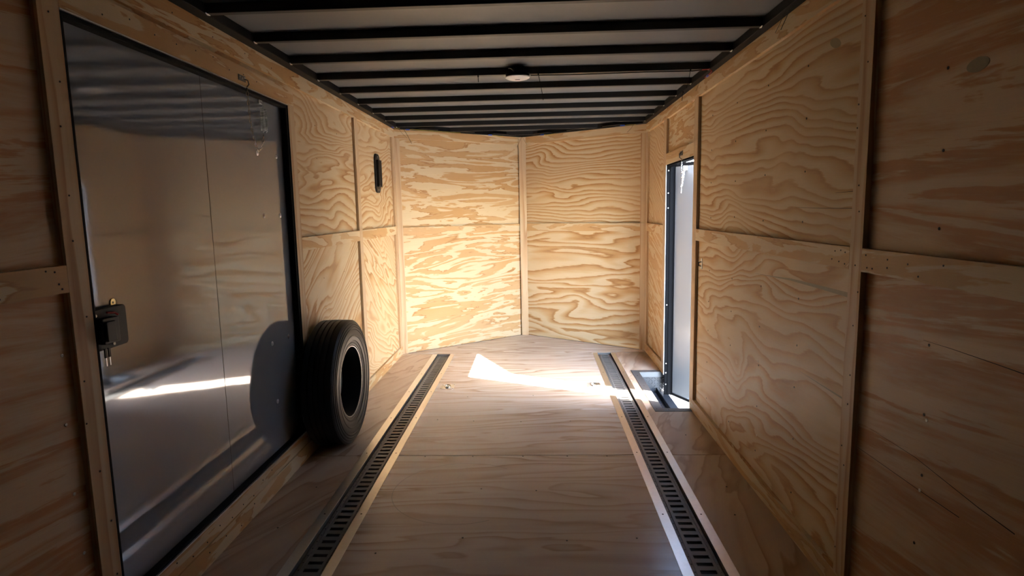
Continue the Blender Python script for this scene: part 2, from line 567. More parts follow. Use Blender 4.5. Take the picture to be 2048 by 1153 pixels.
# ================================================================== floor
TL = (-0.9005, -0.8571, -0.7204, -0.6808)
TR = (0.6801, 0.7206, 0.8596, 0.8979)
YE = 5.775                                     # far end of the floor tracks
SY0, SY1, SX0 = 4.035, 5.105, 0.948            # step cut-out (outer edge of its frame)
ZF = -0.018
fb = MB()
gx = [(XL - 0.06, TL[1]), (TL[2], TR[1])]
fb.box(XL - 0.06, XR + 0.06, YB, SY0, -0.075, -0.06)
fb.box(XL - 0.06, 1.005, SY0, SY1, -0.075, -0.06)
fb.box(XL - 0.06, XR + 0.06, SY1, YCL, -0.075, -0.06)
fb.prism([(XL - 0.06, YCL), (XR + 0.06, YCL), (0, YN + 0.06)], -0.075, -0.06)
floor = tag(fb.build('floor', M['pit']), 'plywood trailer floor with two recessed tracks', 'floor', kind='structure')


def sheet(poly, ang, K, seed, mat='floor'):
    mb = MB().prism(poly, ZF, 0.0, ang, rnd(0, 9), rnd(0, 9))
    return mb.build('floor_sheet', M[mat], floor, K, seed)


G = 0.003
def rect(x0, x1, y0, y1):
    return [(x0, y0), (x1, y0), (x1, y1), (x0, y1)]


for (y0, y1, sd) in ((YB, 0.86, 1.1), (0.86, 3.30, 4.7), (3.30, 5.79, 8.4)):
    sheet(rect(TL[2], TR[1], y0 + G, y1 - G), 0.03, 7.0, sd)
    sheet(rect(XL - T, TL[1], y0 + G, y1 - G), 1.15, 6.0, sd + 2, 'floorside')
sheet(rect(TR[2], XR + T, YB, 0.86 - G), 1.3, 5, 3.0, 'floorside')
sheet(rect(TR[2], XR + T, 0.86 + G, 3.30 - G), 1.3, 5, 5.0, 'floorside')
sheet([(TR[2], 3.30 + G), (XR + T, 3.30 + G), (XR + T, SY0), (SX0 + 0.004, SY0), (SX0 + 0.004, SY1), (XR + T, SY1), (XR + T, 5.79 - G), (TR[2], 5.79 - G)], 1.2, 5, 6.2, 'floorside')
sheet([(XL, 5.79 + G), (XR + 0.02, 5.79 + G), (XR, YCR), (0.0, YN + 0.01)], 0.0, 7, 9.9)
# filler pieces beyond the track ends
for a, b_ in ((TL[1], TL[2]), (TR[1], TR[2])):
    sheet(rect(a, b_, YE, 5.79 - G), 0.0, 5, rnd(0, 9))
# pencil arc on the sheet in front
arc = MB()
cx, cy, rr = -0.26, 2.86, 0.33
for k in range(40):
    a0, a1 = math.radians(50 + k * 6.2), math.radians(50 + (k + 1) * 6.2)
    arc.face([(cx + (rr + s * 0.0012) * math.cos(a) * 1.05, cy + (rr + s * 0.0012) * math.sin(a), 0.0003) for a, s in ((a0, -1), (a0, 1), (a1, 1), (a1, -1))])
arc.build('pencil_mark', M['pencil'], floor)


# floor tracks -----------------------------------------------------
def floor_track(X, label):
    a, b_, c, d = X
    root = thing('floor_track', label, 'track', (0, 0, 0), group='recessed floor tracks')
    y0 = YB + 0.02
    zt = -0.014
    w0 = b_ + 0.0402
    w1 = c - 0.0358
    pan = MB()
    MB().box(b_ + 0.001, c - 0.001, y0, YE, -0.055, -0.050).build('pan_floor', M['pit'], root)  # pan floor coloured near-black to paint the shade under the slots
    pan.box(b_ + 0.0005, b_ + 0.003, y0, YE, -0.052, -0.0004)
    pan.box(c - 0.003, c - 0.0005, y0, YE, -0.052, -0.0004)
    pan.box(b_ + 0.0005, c - 0.0005, YE - 0.004, YE - 0.001, -0.052, -0.0004)
    pan.build('channel', M['etrack'], root)
    tr = MB()
    f0, f1 = b_ + 0.010, c - 0.010
    # side flanges, raised lips and crossbars between real slots
    tr.box(f0, w0, y0, YE - 0.02, zt - 0.003, zt)
    tr.box(w1, f1, y0, YE - 0.02, zt - 0.003, zt)
    tr.box(w0 - 0.016, w0 - 0.012, y0, YE - 0.02, zt, zt + 0.003)
    tr.box(w1 + 0.012, w1 + 0.016, y0, YE - 0.02, zt, zt + 0.003)
    tr.box(f0, f0 + 0.002, y0, YE - 0.02, zt - 0.03, zt)
    tr.box(f1 - 0.002, f1, y0, YE - 0.02, zt - 0.03, zt)
    pitch = 0.0525
    n = int((YE - 0.02 - y0) / pitch)
    for k in range(n + 1):
        yc = YE - 0.03 - k * pitch
        tr.box(w0, w1, max(y0, yc - 0.0145), min(YE - 0.02, yc + 0.0145), zt - 0.003, zt)
    tr.build('slotted_rail', M['etrack'], root)
    hol = MB()
    for k in range(n):
        yc = YE - 0.03 - (k + 0.5) * pitch
        for xx in (f0 + 0.009, f1 - 0.009):
            hol.lathe([(0.0001, zt + 0.0004), (0.0032, zt + 0.0004), (0.0034, zt - 0.001)], 8, 'z', (xx, yc, 0))
    ho = hol.build('punched_holes', M['pit'], root)
    ho['kind'] = 'stuff'
    for x0, x1 in ((a, b_ + 0.004), (c - 0.004, d)):
        st = MB().box(x0, x1, y0, YE - 0.003, 0.0002, 0.0026)
        so = st.build('edge_strip', M['alu'], root, bevel=0.0006)
        so['label'] = 'brushed aluminium edge strip'
        xm = (x0 + x1) / 2
        for yy in (5.05, 4.53, 3.93, 3.33, 2.62, 2.0, 1.4):
            part('screw', SC_D, so, (xm, yy, 0.0026), (0, -math.pi / 2, 0))
    return root


floor_track(TL, 'black slotted floor track nearer the spare tyre')
floor_track(TR, 'black slotted floor track nearer the open side door')

# ================================================================== ceiling
OUT = [(XL - 0.05, YB), (XR + 0.05, YB), (XR + 0.05, YCR + 0.02), (0.0, YN + 0.06), (XL - 0.05, YCL + 0.02)]
cb = MB().prism(OUT, ZCEIL, ZCEIL + 0.004)
ceiling = tag(cb.build('ceiling', M['roof']), 'grey metal trailer roof skin over black ribs', 'ceiling', kind='structure')


def nose_y(x):
    return YN + x * (YN - YCL) / 1.2 if x < 0 else YN - x * (YN - YCR) / 1.2


RIBZ = 2.199
for k in range(-6, 11):
    y = 2.425 + 0.4075 * k
    if y < YB + 0.1:
        continue
    if y < 5.75:
        x0, x1 = XL + 0.03, XR - 0.02
    else:
        x0 = (y - YN) * 1.2 / (YN - YCL) + 0.03
        x1 = (YN - y) * 1.2 / (YN - YCR) - 0.03
        if x1 - x0 < 0.1:
            continue
    rb = MB().box(x0, x1, y, y + 0.032, RIBZ, ZCEIL)
    o = rb.build('roof_rib', M['rib'], ceiling, bevel=0.003)
    if 2 < y < 5.75:
        for xx in (x0 + 0.022, x1 - 0.024):
            wd = MB()
            wd.tube([(xx, y - 0.004, RIBZ + 0.001), (xx, y + 0.01, RIBZ - 0.002), (xx, y + 0.03, RIBZ + 0.001)], [0.002, 0.004, 0.002], 6)
            wd.build('weld', M['zinc'], o, smooth=True)
for x0, x1 in ((XL - 0.03, XL + 0.05), (XR - 0.04, XR + 0.03)):
    MB().box(x0, x1, YB, YCL + 0.03, ZT + 0.001, ZCEIL).build('roof_rail', M['black'], ceiling, bevel=0.003)
for a, b_ in (((XL, YCL), (0.0, YN)), ((0.0, YN), (XR, YCR))):
    A, B = Vector((*a, 0)), Vector((*b_, 0))
    d = (B - A).normalized()
    nn = Vector((-d.y, d.x, 0))
    q = [A - d * 0.02 + nn * 0.03, B + d * 0.02 + nn * 0.03, B + d * 0.02 - nn * 0.055, A - d * 0.02 - nn * 0.055]
    MB().prism([(p.x, p.y) for p in q], ZT + 0.001, ZCEIL - 0.0005).build('roof_rail', M['black'], ceiling)
    # gusset plates where ribs meet the nose rail
    for t in (0.22, 0.5, 0.78):
        pc = A + (B - A) * t - nn * 0.07
        MB().prism([(pc.x + q_.x, pc.y + q_.y) for q_ in (d * -0.09 - nn * 0.04, d * 0.09 - nn * 0.04, d * 0.13 + nn * 0.04, d * -0.13 + nn * 0.04)], ZT + 0.006, ZT + 0.01).build('gusset_plate', M['black'], ceiling)

# ================================================================== big side door (left)
door_1 = thing('door_1', 'large closed glossy grey side door with black seal', 'door', (-1.238, DY0, DZ0), kind='structure')


def dp(mb, name, mat, **kw):
    return mb.build(name, M[mat], door_1, **kw)


def skin(y0, y1):
    """slightly wavy sheet, local to the door"""
    mb = MB()
    ny, nz = 16, 16
    h = DZ1 - DZ0
    for i in range(ny):
        for j in range(nz):
            q = []
            for (a, b_) in ((0, 0), (1, 0), (1, 1), (0, 1)):
                yy = y0 + (y1 - y0) * (i + a) / ny
                zz = h * (j + b_) / nz
                q.append((0.0, yy, zz))
            mb.face(q)
    for j in range(1):
        mb.box(-0.004, -0.003, y0, y1, 0, h)
    return mb


W_D = DY1 - DY0
seam = 2.50 - DY0
dp(skin(0.0, seam - 0.001), 'skin_panel', 'skin', smooth=True, weld=True)
dp(skin(seam + 0.001, W_D), 'skin_panel', 'skin', smooth=True, weld=True)
H = DZ1 - DZ0
dp(MB().box(-0.006, -0.0045, 0, W_D, 0, H), 'core', 'pit')
dp(MB().box(-0.002, 0.0006, seam - 0.0014, seam + 0.0014, 0.01, H - 0.01), 'skin_seam', 'seam')
dp(MB().box(0.001, 0.034, 0.004, W_D - 0.004, H - 0.022, H - 0.005), 'door_seal', 'rubber', bevel=0.003)
dp(MB().box(0.001, 0.034, 0.004, W_D - 0.004, 0.005, 0.018), 'door_seal', 'rubber', bevel=0.003)
dp(MB().box(0.001, 0.034, W_D - 0.022, W_D - 0.005, 0.018, H - 0.017), 'door_seal', 'rubber', bevel=0.003)
dp(MB().box(0.001, 0.034, 0.005, 0.017, 0.018, H - 0.017), 'door_seal', 'rubber', bevel=0.003)
dp(MB().box(0.02, 0.0392, 0.001, W_D - 0.001, H - 0.005, H - 0.0005), 'flange', 'alu')
dp(MB().box(0.02, 0.0392, 0.001, W_D - 0.001, 0.0005, 0.005), 'flange', 'alu')
dp(MB().box(0.001, 0.038, W_D - 0.005, W_D - 0.0005, 0.005, H - 0.005), 'flange', 'black')
# screws with washers on the skin
scw = MB()
scw.lathe([(0.0002, 0.004), (0.004, 0.0042), (0.005, 0.003), (0.005, 0.0018), (0.0125, 0.0015), (0.013, 0.0)], 14, 'x')
scw_me = scw.mesh('washer_screw', M['zinc'], smooth=True)
for (y, z) in ((3.195, 1.715), (3.0, 1.402), (3.195, 1.403), (2.986, 0.744), (3.191, 0.739), (3.002, 0.43), (2.975, 1.712)):
    part('washer_screw', scw_me, door_1, (0.0005, y - DY0, z - DZ0))
# latch near the post
lp = MB()
def rbox(mb, x0, x1, y0, y1, z0, z1, r, seg=5):
    pts = []
    for (cy_, cz_, a0) in ((y1 - r, z1 - r, 0), (y0 + r, z1 - r, 90), (y0 + r, z0 + r, 180), (y1 - r, z0 + r, 270)):
        for k in range(seg + 1):
            a = math.radians(a0 + 90 * k / seg)
            pts.append((cy_ + r * math.cos(a), cz_ + r * math.sin(a)))
    mb.face([(x1, p[0], p[1]) for p in pts])
    mb.face([(x0, p[0], p[1]) for p in reversed(pts)])
    for i in range(len(pts)):
        a, b_ = pts[i], pts[(i + 1) % len(pts)]
        mb.face([(x0, *a), (x0, *b_), (x1, *b_), (x1, *a)])
    return mb
LY0, LZ0 = 1.738 - DY0, 0.998 - DZ0
lat = rbox(lp, 0.0, 0.028, LY0, 1.884 - DY0, LZ0, 1.128 - DZ0, 0.014).build('latch_box', M['plastic'], door_1, bevel=0.003)
rbox(MB(), 0.028, 0.052, LY0 + 0.004, LY0 + 0.075, LZ0 + 0.022, LZ0 + 0.102, 0.006).build('paddle', M['plasticl'], lat, bevel=0.002)
rbox(MB(), 0.052, 0.060, LY0 + 0.01, LY0 + 0.05, LZ0 + 0.03, LZ0 + 0.092, 0.004).build('paddle', M['plasticl'], lat, bevel=0.002)
MB().tube([(0.034, LY0 + 0.05, LZ0 + 0.116), (0.04, LY0 + 0.075, LZ0 + 0.112), (0.04, LY0 + 0.088, LZ0 + 0.104)], 0.0035, 8).build('red_lever', M['red'], lat, smooth=True)
for (yy, zz) in ((LY0 + 0.075, LZ0 + 0.012), (LY0 + 0.008, LZ0 + 0.112)):
    part('washer_screw', SC_B, lat, (0.029, yy, zz))
for k in range(2):
    yk = LY0 + 0.016 + 0.016 * k
    MB().box(0.036, 0.040, yk, yk + 0.010, LZ0 - 0.022, LZ0 + 0.008).build('key_head', M['plastic'], lat, bevel=0.001)
    MB().box(0.037, 0.039, yk + 0.003, yk + 0.007, LZ0 - 0.048, LZ0 - 0.02).build('key_blade', M['zinc'], lat)
wa = MB()
wa.lathe([(0.004, 0.002), (0.012, 0.003), (0.014, 0.0015), (0.014, 0)], 16, 'x')
wo_ = wa.build('brass_washer', M['brass'], door_1, smooth=True)
wo_.location = (0.0005, 1.862 - DY0, 1.135 - DZ0)


# ================================================================== small side door (right), open outwards
HX, HY = 1.262, 4.962
ANG = math.atan2(-0.903, 0.43)
door_2 = thing('door_2', 'narrow grey side door swung open outwards', 'door', (HX, HY, RZ0), ANG, kind='structure')
LW, LH, LT = 0.845, 1.742 - RZ0 + 0.012, 0.038
# local x along the leaf, local y>0 is outwards
MB().box(0.022, LW - 0.022, 0.0, LT, 0.022, LH - 0.022).build('door_leaf', M['leaf'], door_2)
for (x0, x1, z0, z1) in ((0, LW, LH - 0.026, LH), (0, LW, 0, 0.022), (0, 0.022, 0.022, LH - 0.026), (LW - 0.022, LW, 0.022, LH - 0.026)):
    MB().box(x0, x1, -0.004, LT + 0.003, z0, z1).build('edge_frame', M['jamb'], door_2, bevel=0.002)
# far jamb: flange with bright reflection painted white, black seal and frame
def fp(x0, x1, y0, y1, z0, z1, name, mat):
    return MB().box(XR + x0, XR + x1, RY1 + y0, RY1 + y1, z0, z1).build(name, M[mat], wall_right, bevel=0.0015)


fp(-0.001, 0.005, -0.008, -0.0005, 0.0, RZ1 - 0.001, 'door_flange', 'white')['label'] = 'doorway edge flange, its bright reflection painted white'
jm = fp(0.006, 0.030, -0.018, -0.0005, -0.17, RZ1 - 0.001, 'door_jamb', 'jamb')
fp(0.030, 0.070, -0.024, -0.0005, -0.17, RZ1 - 0.001, 'door_jamb', 'jamb')
fp(0.004, 0.058, -(RY1 - RY0) + 0.0005, -0.0005, RZ1 - 0.014, RZ1 - 0.001, 'door_head_jamb', 'jamb')
for zz in (1.70, 1.52, 1.40, 0.6, 0.1, 0.02, -0.08):
    part('rivet', SC_B, jm, (XR + 0.018, RY1 - 0.0188, zz), (0, 0, -math.pi / 2))
MB().box(-0.02, 0.012, -0.010, LT + 0.008, 0.0, LH).build('hinge_light_block', M['jamb'], door_2, bevel=0.002)  # full-height strip added to block light through the gap beside the leaf

# ================================================================== step well
sw = thing('step_well', 'recessed steel step box in the floor at the open side door', 'step', (SX0, SY0, 0))
LX = XR - SX0
LYs = SY1 - SY0
Zs = -0.175
IX0 = 1.011 - SX0
MB().box(0, IX0, 0, LYs, 0.0005, 0.004).build('frame_angle', M['stepf'], sw, bevel=0.001)
MB().box(IX0, LX + 0.02, 0, 0.063, 0.0005, 0.004).build('frame_angle', M['stepf'], sw, bevel=0.001)
MB().box(IX0, LX, LYs - 0.063, LYs, 0.0005, 0.004).build('frame_angle', M['stepf'], sw, bevel=0.001)
MB().box(IX0 - 0.004, IX0, 0.06, LYs - 0.06, Zs, 0.0005).build('side_plate', M['stepm'], sw)
MB().box(IX0, LX + 0.06, LYs - 0.063, LYs - 0.059, -0.04, 0.0005).build('end_lip', M['stepl'], sw)
ep = MB().box(IX0, LX + 0.05, LYs - 0.061, LYs - 0.057, Zs, -0.02)
rng = random.Random(3)
def lug(mb, c, u, v, n):
    """raised almond lug of diamond plate"""
    a, b_ = 0.014, 0.0035
    c, u, v, n = map(Vector, (c, u, v, n))
    mb.face([c - u * a, c - v * b_, c + n * 0.0022])
    mb.face([c - v * b_, c + u * a, c + n * 0.0022])
    mb.face([c + u * a, c + v * b_, c + n * 0.0022])
    mb.face([c + v * b_, c - u * a, c + n * 0.0022])
lg = MB()
for i in range(10):
    for j in range(7):
        s = 1 if (i + j) % 2 else -1
        lug(lg, (IX0 + 0.014 + i * 0.024, LYs - 0.0612, -0.03 - j * 0.022), (0.7, 0, 0.7 * s), (-0.7 * s, 0, 0.7), (0, -1, 0))
epo = ep.build('end_plate', M['stepm'], sw)
lgo = lg.build('tread_lugs', M['stepm'], epo)
lgo['kind'] = 'stuff'
MB().box(IX0, LX + 0.05, 0.059, 0.063, Zs, 0.0005).build('end_plate', M['stepm'], sw)
tp = MB().box(IX0 - 0.004, LX + 0.045, 0.05, LYs - 0.05, Zs - 0.004, Zs).build('tread_plate', M['stepm'], sw)
lg = MB()
for i in range(10):
    for j in range(42):
        s = 1 if (i + j) % 2 else -1
        lug(lg, (IX0 + 0.012 + i * 0.025, 0.07 + j * 0.0225, Zs + 0.0002), (0.7, 0.7 * s, 0), (-0.7 * s, 0.7, 0), (0, 0, 1))
lgo = lg.build('tread_lugs', M['stepm'], tp)
lgo['kind'] = 'stuff'
MB().box(LX - 0.045, LX - 0.04, 0.063, LYs - 0.063, Zs, Zs + 0.04).build('threshold_angle', M['black'], sw)
MB().box(LX - 0.045, LX + 0.045, 0.063, LYs - 0.063, Zs + 0.0005, Zs + 0.004).build('threshold_plate', M['stepm'], sw)
for (xx, yy) in ((0.02, 0.05), (0.03, 0.3), (0.03, 0.6), (0.03, 0.9), (0.1, 0.03), (0.2, 0.03)):
    part('screw', SC_D, sw, (xx, yy, 0.004), (0, -math.pi / 2, 0))

# ================================================================== spare tyre and wheel
TY, TR_, TXC, HW = 3.535, 0.381, -1.095, 0.103
tyre = thing('spare_wheel', 'black spare tyre on wheel standing against the left wall', 'tyre', (TXC, TY, 0))
prof = []
def tread_side(sgn):
    return [(0.214, 0.080), (0.222, 0.089), (0.232, 0.091), (0.234, 0.0935), (0.241, 0.0935), (0.243, 0.0915), (0.250, 0.0925), (0.252, 0.0965),
            (0.262, 0.0985), (0.275, 0.1005), (0.277, 0.103), (0.284, 0.1032), (0.286, 0.1012), (0.300, 0.1018), (0.317, 0.1008), (0.319, 0.1036),
            (0.326, 0.103), (0.328, 0.0995), (0.334, 0.0985), (0.336, 0.1012), (0.341, 0.1004), (0.343, 0.0965), (0.349, 0.0950), (0.351, 0.0972),
            (0.357, 0.0955), (0.359, 0.0915), (0.364, 0.0900), (0.366, 0.0912), (0.3755, 0.0845)]
pr_ = tread_side(1)
tread = []
edges = [0.082, 0.050, 0.043, 0.018, 0.011, -0.011, -0.018, -0.043, -0.050, -0.082]
for i in range(0, len(edges), 2):
    x0, x1 = edges[i], edges[i + 1]
    r0 = TR_ - 0.0012 - 0.35 * x0 * x0
    r1 = TR_ - 0.0012 - 0.35 * x1 * x1
    tread += [(r0, x0), (r1, x1)]
    if i + 2 < len(edges):
        tread += [(r1 - 0.009, x1 - 0.001), (r1 - 0.009, edges[i + 2] + 0.001)]
full = pr_ + tread + [(r, -x) for r, x in reversed(pr_)] + [(0.21, -0.05), (0.21, 0.05)]
ty = MB().lathe(full, 96, 'x', (0, 0, TR_), closed=True)
ty.build('tyre', M['tyre'], tyre, smooth=True)
# tread sipes near the shoulder ribs
wh = MB()
wh.lathe([(0.2135, 0.078), (0.2205, 0.084), (0.2195, 0.0865), (0.212, 0.083), (0.208, 0.07), (0.2, 0.05), (0.190, 0.02), (0.188, -0.03), (0.2, -0.07),
          (0.2195, -0.08), (0.2195, -0.0865)], 72, 'x', (0, 0, TR_))
who = wh.build('rim', M['black'], tyre, smooth=True)
lip = MB()
lip.lathe([(0.2145, 0.0835), (0.2165, 0.0872), (0.2135, 0.0868), (0.2115, 0.0815), (0.2135, 0.0815)], 72, 'x', (0, 0, TR_), closed=True)
lip.build('rim_lip', M['lip'], tyre, smooth=True)
dsc = MB()
dsc.lathe([(0.19, -0.035), (0.17, -0.045), (0.15, -0.06), (0.11, -0.066), (0.075, -0.06), (0.06, -0.055), (0.058, -0.065), (0.035, -0.068), (0.0005, -0.068)], 48, 'x', (0, 0, TR_))
dso = dsc.build('wheel_disc', M['zinc'], tyre, smooth=True)
for k in range(6):
    a = 2 * math.pi * k / 6
    MB().tube([(-0.063, 0.085 * math.cos(a), TR_ + 0.085 * math.sin(a)), (-0.074, 0.085 * math.cos(a), TR_ + 0.085 * math.sin(a))], 0.009, 8).build('lug_hole_rim', M['chrome'], dso)


# ================================================================== chains
def chain_mesh(pts, name, mat, parent, pitch=0.0165, L=0.021, wdt=0.0062, r=0.0015):
    """links strung along a polyline"""
    P = [Vector(p) for p in pts]
    seg = [(P[i], P[i + 1]) for i in range(len(P) - 1)]
    tot = sum((b_ - a).length for a, b_ in seg)
    n = int(tot / pitch)
    mb = MB()
    for k in range(n):
        s = (k + 0.5) * pitch
        for a, b_ in seg:
            ln = (b_ - a).length
            if s <= ln:
                c = a + (b_ - a) * (s / ln)
                t = (b_ - a).normalized()
                break
            s -= ln
        side = t.cross(Vector((0.31, 0.2, 0.11))).normalized()
        if k % 2:
            side = t.cross(side).normalized()
        ring = []
        for q in range(10):
            a = 2 * math.pi * q / 10
            ring.append(c + t * (L / 2 - r) * math.cos(a) + side * (wdt / 2) * math.sin(a) * (1.0 if abs(math.sin(a)) > 0.5 else 1.2))
        mb.tube(ring, r, 5, closed=True)
    return mb.build(name, M[mat], parent, smooth=True)


def spring_mesh(p0, p1, name, mat, parent, R=0.009, r=0.0018, turns=16):
    p0, p1 = Vector(p0), Vector(p1)
    t = (p1 - p0).normalized()
    a = t.orthogonal().normalized()
    b_ = t.cross(a)
    pts = [p0]
    N = turns * 8
    for i in range(N + 1):
        q = 2 * math.pi * turns * i / N
        pts.append(p0 + (p1 - p0) * (0.08 + 0.84 * i / N) + a * R * math.cos(q) + b_ * R * math.sin(q))
    pts.append(p1)
    return MB().tube(pts, r, 5).build(name, M[mat], parent, smooth=True)


def catenary(a, b_, sag, n=24):
    a, b_ = Vector(a), Vector(b_)
    return [a + (b_ - a) * (i / n) + Vector((0, 0, -4 * sag * (i / n) * (1 - i / n))) for i in range(n + 1)]


ch = thing('door_chain', 'steel check chain and spring hanging on the large grey door', 'chain', (XL, 2.80, 2.03))
MB().box(0.0005, 0.004, -0.045, 0.022, -0.013, 0.013).build('bracket', M['stepf'], ch, bevel=0.001)
MB().tube([(0.004, 0.008, 0.0), (0.018, 0.012, -0.006), (0.02, 0.016, -0.022), (0.01, 0.018, -0.032)], 0.003, 6).build('hook', M['stepf'], ch, smooth=True)
for (yy, zz) in ((-0.034, 0.003), (-0.012, 0.0), (0.012, 0.004)):
    part('screw', SC_B, ch, (0.0045, yy, zz))
pts = [(0.008, 0.018, -0.032), (0.002, 0.032, -0.09), (-0.006, 0.055, -0.17), (-0.012, 0.085, -0.235), (-0.018, 0.125, -0.285),
       (-0.022, 0.158, -0.305), (-0.022, 0.19, -0.292), (-0.022, 0.213, -0.262), (-0.02, 0.222, -0.225), (-0.02, 0.224, -0.21)]
chain_mesh(pts, 'chain', 'chrome', ch, r=0.002, wdt=0.009, L=0.026, pitch=0.0205)
spring_mesh((-0.02, 0.216, -0.215), (-0.02, 0.226, -0.085), 'spring', 'zinc', ch, R=0.008)
spring_mesh((-0.012, 0.236, -0.213), (-0.012, 0.240, -0.095), 'spring', 'zinc', ch, R=0.007)
MB().box(-0.036, -0.030, 0.222, 0.256, -0.072, -0.045).build('bracket', M['zinc'], ch, bevel=0.001)
MB().tube([(-0.03, 0.236, -0.06), (-0.02, 0.238, -0.075), (-0.018, 0.228, -0.09)], 0.0025, 6).build('hook', M['zinc'], ch, smooth=True)

ch2 = thing('door_chain', 'bright steel check chain and spring hanging in the narrow open doorway', 'chain', (XR, 4.45, 1.795))
MB().box(-0.004, -0.0005, -0.03, 0.045, -0.018, 0.012).build('bracket', M['stepf'], ch2, bevel=0.001)
MB().tube([(-0.004, 0.0, 0.0), (-0.016, 0.0, -0.008), (-0.014, 0.002, -0.034), (0.0, 0.004, -0.046)], 0.003, 6).build('hook', M['stepf'], ch2, smooth=True)
end = Vector((HX + 0.43 * 0.16 - XR - 0.02, HY - 0.903 * 0.16 - 4.45, 1.70 - 1.795))
chain_mesh([(0.0, 0.004, -0.046), (0.004, 0.015, -0.12), (0.012, 0.04, -0.2), (0.022, 0.085, -0.26), (0.034, 0.14, -0.285), (0.048, 0.20, -0.275), (0.062, 0.25, -0.245)], 'chain', 'chrome', ch2, r=0.0019, wdt=0.008)
spring_mesh((0.062, 0.25, -0.245), (end.x, end.y, end.z), 'spring', 'chrome', ch2, R=0.009, turns=14)
MB().box(end.x - 0.012, end.x + 0.022, end.y - 0.012, end.y + 0.014, end.z - 0.008, end.z + 0.026).build('bracket', M['zinc'], ch2, bevel=0.002)

# ================================================================== vent on the left wall
vt = thing('wall_vent', 'black oblong flow-through vent on the left wall near the nose', 'vent', (XL - T, 5.165, 1.742))
rbox(MB(), 0.0003, 0.014, -0.075, 0.075, -0.165, 0.165, 0.05, 8).build('base_plate', M['plasticl'], vt, bevel=0.004)
rbox(MB(), 0.014, 0.034, -0.055, 0.06, -0.115, 0.115, 0.012, 4).build('hood', M['plastic'], vt, bevel=0.004)
for k in range(3):
    MB().box(0.034, 0.038, -0.05 + 0.035 * k, -0.035 + 0.035 * k, -0.105, 0.105).build('louvre', M['plasticl'], vt, bevel=0.001)
for zz in (-0.14, 0.14):
    part('screw', SC_B, vt, (0.0145, 0, zz))

# small keeper plate on the right wall
kp = thing('door_keeper', 'small galvanised door keeper plate on the right wall by the doorway', 'keeper', (XR + T, 3.945, 1.035))
rbox(MB(), -0.003, -0.0003, -0.016, 0.016, -0.035, 0.035, 0.008, 4).build('plate', M['zinc'], kp)
MB().tube([(-0.003, 0.004, 0.012), (-0.018, 0.006, 0.008), (-0.018, 0.006, -0.012), (-0.003, 0.004, -0.016)], 0.004, 6).build('keeper_loop', M['stepf'], kp, smooth=True)

# ================================================================== wall screws, plugs and cracks
def wall_screws(wall, X, rotz, spots, mesh_):
    for (y, z) in spots:
        part('screw', mesh_, wall, (X, y, z), (0, 0, rotz))


zs_u = (2.085, 1.953, 1.748, 1.545, 1.34)
zs_l = (1.012, 0.815, 0.632, 0.42, 0.18)
spots = [(y + rnd(-.008, .008), z + rnd(-.008, .008)) for y in (1.66, 2.49, 2.905, 3.33, 3.77) for z in zs_u[1:] + zs_l]
wall_screws(wall_right, XR + T - 0.0002, math.pi, spots, SC_D)
wall_screws(wall_right, XR + T - 0.0002, math.pi, [(1.66, 0.59), (1.652, 0.80), (2.91, 0.645), (2.9, 0.27)], SC_B)
wall_screws(wall_left, XL - T + 0.0002, 0, [(1.615, 1.02), (1.60, 0.82), (1.60, 0.61), (1.61, 0.42)], SC_B)
wall_screws(wall_left, XL - T + 0.0002, 0, [(y, z) for y in (3.75, 4.16, 4.98) for z in (1.95, 1.75, 1.545, 1.0, 0.8)], NAIL)
nl = [(1.66 + rnd(-.01, .05), 0.3 + 0.17 * k + rnd(-.05, .05)) for k in range(11)]
wall_screws(wall_left, XL + 0.0002, 0, nl + [(1.60, 1.26), (1.61, 1.225), (1.62, 1.21), (1.42, 1.21), (1.57, 1.265)], NAIL)
wall_screws(wall_left, XL + 0.0002, 0, [(1.9 + 0.13 * k, rnd(2.02, 2.07)) for k in range(9)] + [(2.0 + 0.28 * k, rnd(2.13, 2.17)) for k in range(12)], NAIL)
wall_screws(wall_left, XL + 0.0002, 0, [(2.0 + 0.1 * k, rnd(.10, .15)) for k in range(9)] + [(1.95 + .13 * k, rnd(.02, .07)) for k in range(6)], NAIL)
nr = [(2.035 + rnd(-.03, .03), 0.2 + 0.13 * k + rnd(-.04, .04)) for k in range(15)]
wall_screws(wall_right, XR - 0.0002, math.pi, nr + [(2.10, 1.24), (2.13, 1.245), (2.17, 1.24), (2.10, 1.20), (2.14, 1.205), (2.19, 1.21), (1.97, 1.24),
            (1.96, 1.2), (1.93, 1.2), (1.85, 1.21), (1.75, 1.23), (1.6, 1.24), (1.85, 1.235), (1.7, 1.2)], NAIL)
for (yc, zc, L_, h_, rt) in ((2.283, 1.979, 0.085, 0.034, 0.35), (1.560, 1.737, 0.078, 0.036, 0.0)):
    mb = MB()
    ring = []
    for k in range(20):
        a = 2 * math.pi * k / 20
        u_ = L_ / 2 * math.copysign(abs(math.cos(a)) ** 1.2, math.cos(a))
        v_ = h_ / 2 * math.sin(a)
        ring.append((yc + u_ * math.cos(rt) - v_ * math.sin(rt), zc + u_ * math.sin(rt) + v_ * math.cos(rt)))
    mb.face([(XR + T - 0.0006, y, z) for y, z in ring])
    for i in range(20):
        a, b_ = ring[i], ring[(i + 1) % 20]
        mb.face([(XR + T - 0.0006, *a), (XR + T + 0.001, *a), (XR + T + 0.001, *b_), (XR + T - 0.0006, *b_)])
    mb.build('wood_plug', M['patch'], wall_right)['label'] = 'oval grey-brown wood filler plug'


